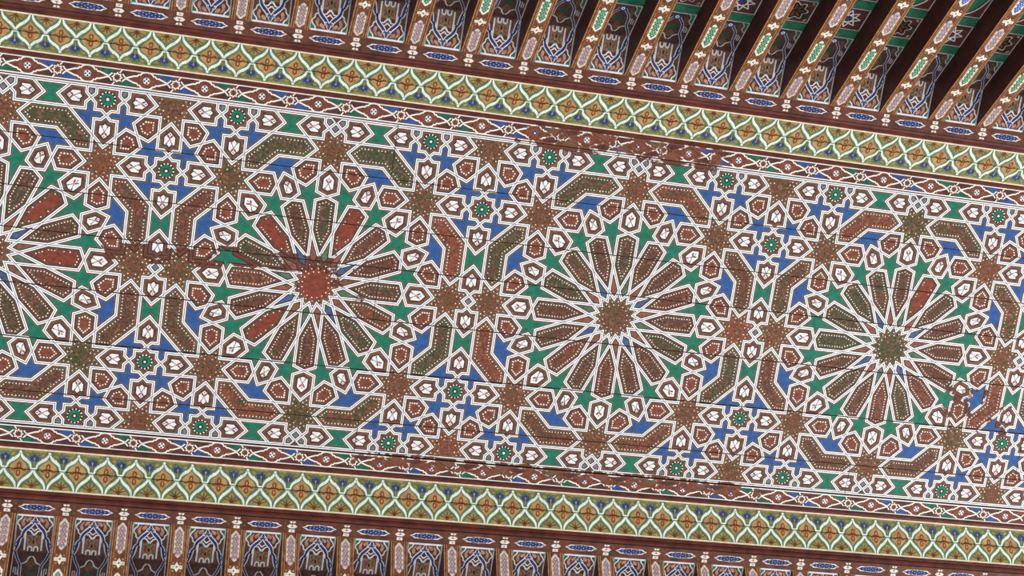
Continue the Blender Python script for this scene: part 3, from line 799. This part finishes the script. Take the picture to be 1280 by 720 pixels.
    for i in range(5):
        out.append(('green_strip', strip(y, y + .36), 'slope_board')); y += .38
        mb = MB(fs); y1 = y + 1.08
        for a, b in ((y + .01, y + .045), (y1 - .045, y1 - .01)): mb.poly([(-B, a), (B, a), (B, b), (-B, b)], 'pgrey', .007)
        for sx in (1, -1): mb.poly([(sx * B, y), (sx * B, y1), (sx * (B - .04), y1), (sx * (B - .04), y)], 'pgrey', .007)
        fields.append((mb.mesh('square_frame'), y)); y = y1 + .02
    def motif(kind):
        mb = MB(fs); c = .54
        if kind == 'leafy_flower':
            o = []
            for t in range(40):
                a = t * 2 * PI / 40; r = .36 + .07 * math.cos(7 * a); o.append((r * math.cos(a), c + r * .95 * math.sin(a)))
            mb.poly(o, 'dark', .004); mb.ring(o, [(x * 1.12, c + (yy - c) * 1.12) for x, yy in o], 'pgrey', .007)
            for i in range(7):
                a = i * 2 * PI / 7; mb.disc(.2 * math.cos(a), c + .2 * math.sin(a), .14, 'fbrown', .007, 7, .045, a)
            for sx in (1, -1):
                for sy in (1, -1): mb.disc(sx * .5, c + sy * .40, .05, 'peach', .005, 6, .08, sx * sy * .8)
        elif kind == 'strap_star':
            mb.poly([(-.5, c - .42), (.5, c - .42), (.5, c + .42), (-.5, c + .42)], 'maroon', .003)
            for i in range(8):
                a = i * PI / 4; b = a + 3 * PI / 4
                mb.ribbon([(.46 * math.cos(a), c + .42 * math.sin(a)), (.46 * math.cos(b), c + .42 * math.sin(b))], .04, 'pwhite', .007)
            mb.disc(0, c, .10, 'navy', .006, 8)
            for i in range(8): a = i * PI / 4 + PI / 8; mb.disc(.3 * math.cos(a), c + .28 * math.sin(a), .06, 'navy' if i % 2 else 'strip', .006, 6)
        else:
            for sx in (1, -1):
                mb.poly([(sx * .57, .06), (sx * .57, .9), (sx * .40, .5), (sx * .1, .2), (0, .06)], 'maroon', .003)
                mb.poly([(0, .16), (sx * .3, .5), (sx * .45, .9), (0, 1.0)], 'strip', .004)
                mb.ribbon(curve([(0, .10), (sx * .22, .28), (sx * .40, .55), (sx * .54, .98)], 4), .04, 'pwhite', .007)
        return mb.mesh(kind)
    return out, fields, {k: motif(k) for k in ('leafy_flower', 'strap_star', 'green_arch')}
def bays(sg):
    parts, fields, mot = bay_meshes(sg)
    vis = [k for k in KS if inframe(sg, k)]
    for k in KS[:-1]:
        o = bpy.data.objects.new('infill_panel', None); col.objects.link(o); o.location = ((RU + k * PR + HP) * S, 0, 0)
        def nm(kk):
            if kk in vis:
                i = vis.index(kk); return ORD[i] if i < 10 else None
        if k in vis and k + 1 in vis:
            i = vis.index(k); n = len(vis)
            if i < 9: lab = 'painted panel between the %s and %s rafters from the left, %s row' % (ORD[i], ORD[i + 1], SIDE[sg])
            else: lab = 'painted panel between the %s and %s rafters from the right, %s row' % (ORD[n - 2 - i], ORD[n - 1 - i], SIDE[sg])
        elif k < vis[0]: lab = 'painted panel left of the leftmost rafter, %s row%s' % (SIDE[sg], '' if k == vis[0] - 1 else ', %s one out' % ORD[vis[0] - 1 - k])
        else: lab = 'painted panel right of the rightmost rafter, %s row%s' % (SIDE[sg], '' if k == vis[-1] else ', %s one out' % ORD[k - vis[-1]])
        tag(o, lab, 'painted panel', 'infill panels of the %s row' % SIDE[sg])
        byname = {}
        for name, me, par in parts:
            ob = link(name, me, byname[par] if par else o)
            if not par: byname[name] = ob
        for j, (me, y) in enumerate(fields):
            fr = link('square_frame', me, byname['slope_board'])
            kind = (('leafy_flower', 'strap_star')[k % 2] if j % 2 == 0 else 'green_arch')
            link(kind, mot[kind], byname['slope_board'], (0, sg * y * I2 * S, -y * I2 * S))
bays(-1); bays(1)

# ------------------------------------------------------------------ tops of the two long walls that carry the rafters
for sg, side in ((-1, 'back'), (1, 'front')):
    wt = LW + LEN * I2
    a, b = sorted((sg * (wt + .06) * S, sg * (wt + 3.2) * S))
    zt = HC - (LD + LEN * I2) * S
    wl = link('wall_' + side, box_mesh('wall_' + side, U0 * S, U1 * S, a, b, zt - .55, zt - .012 + .02, 'plaster'))
    tag(wl, 'plastered wall top carrying the feet of the %s rafters' % SIDE[sg], 'wall', kind='structure')
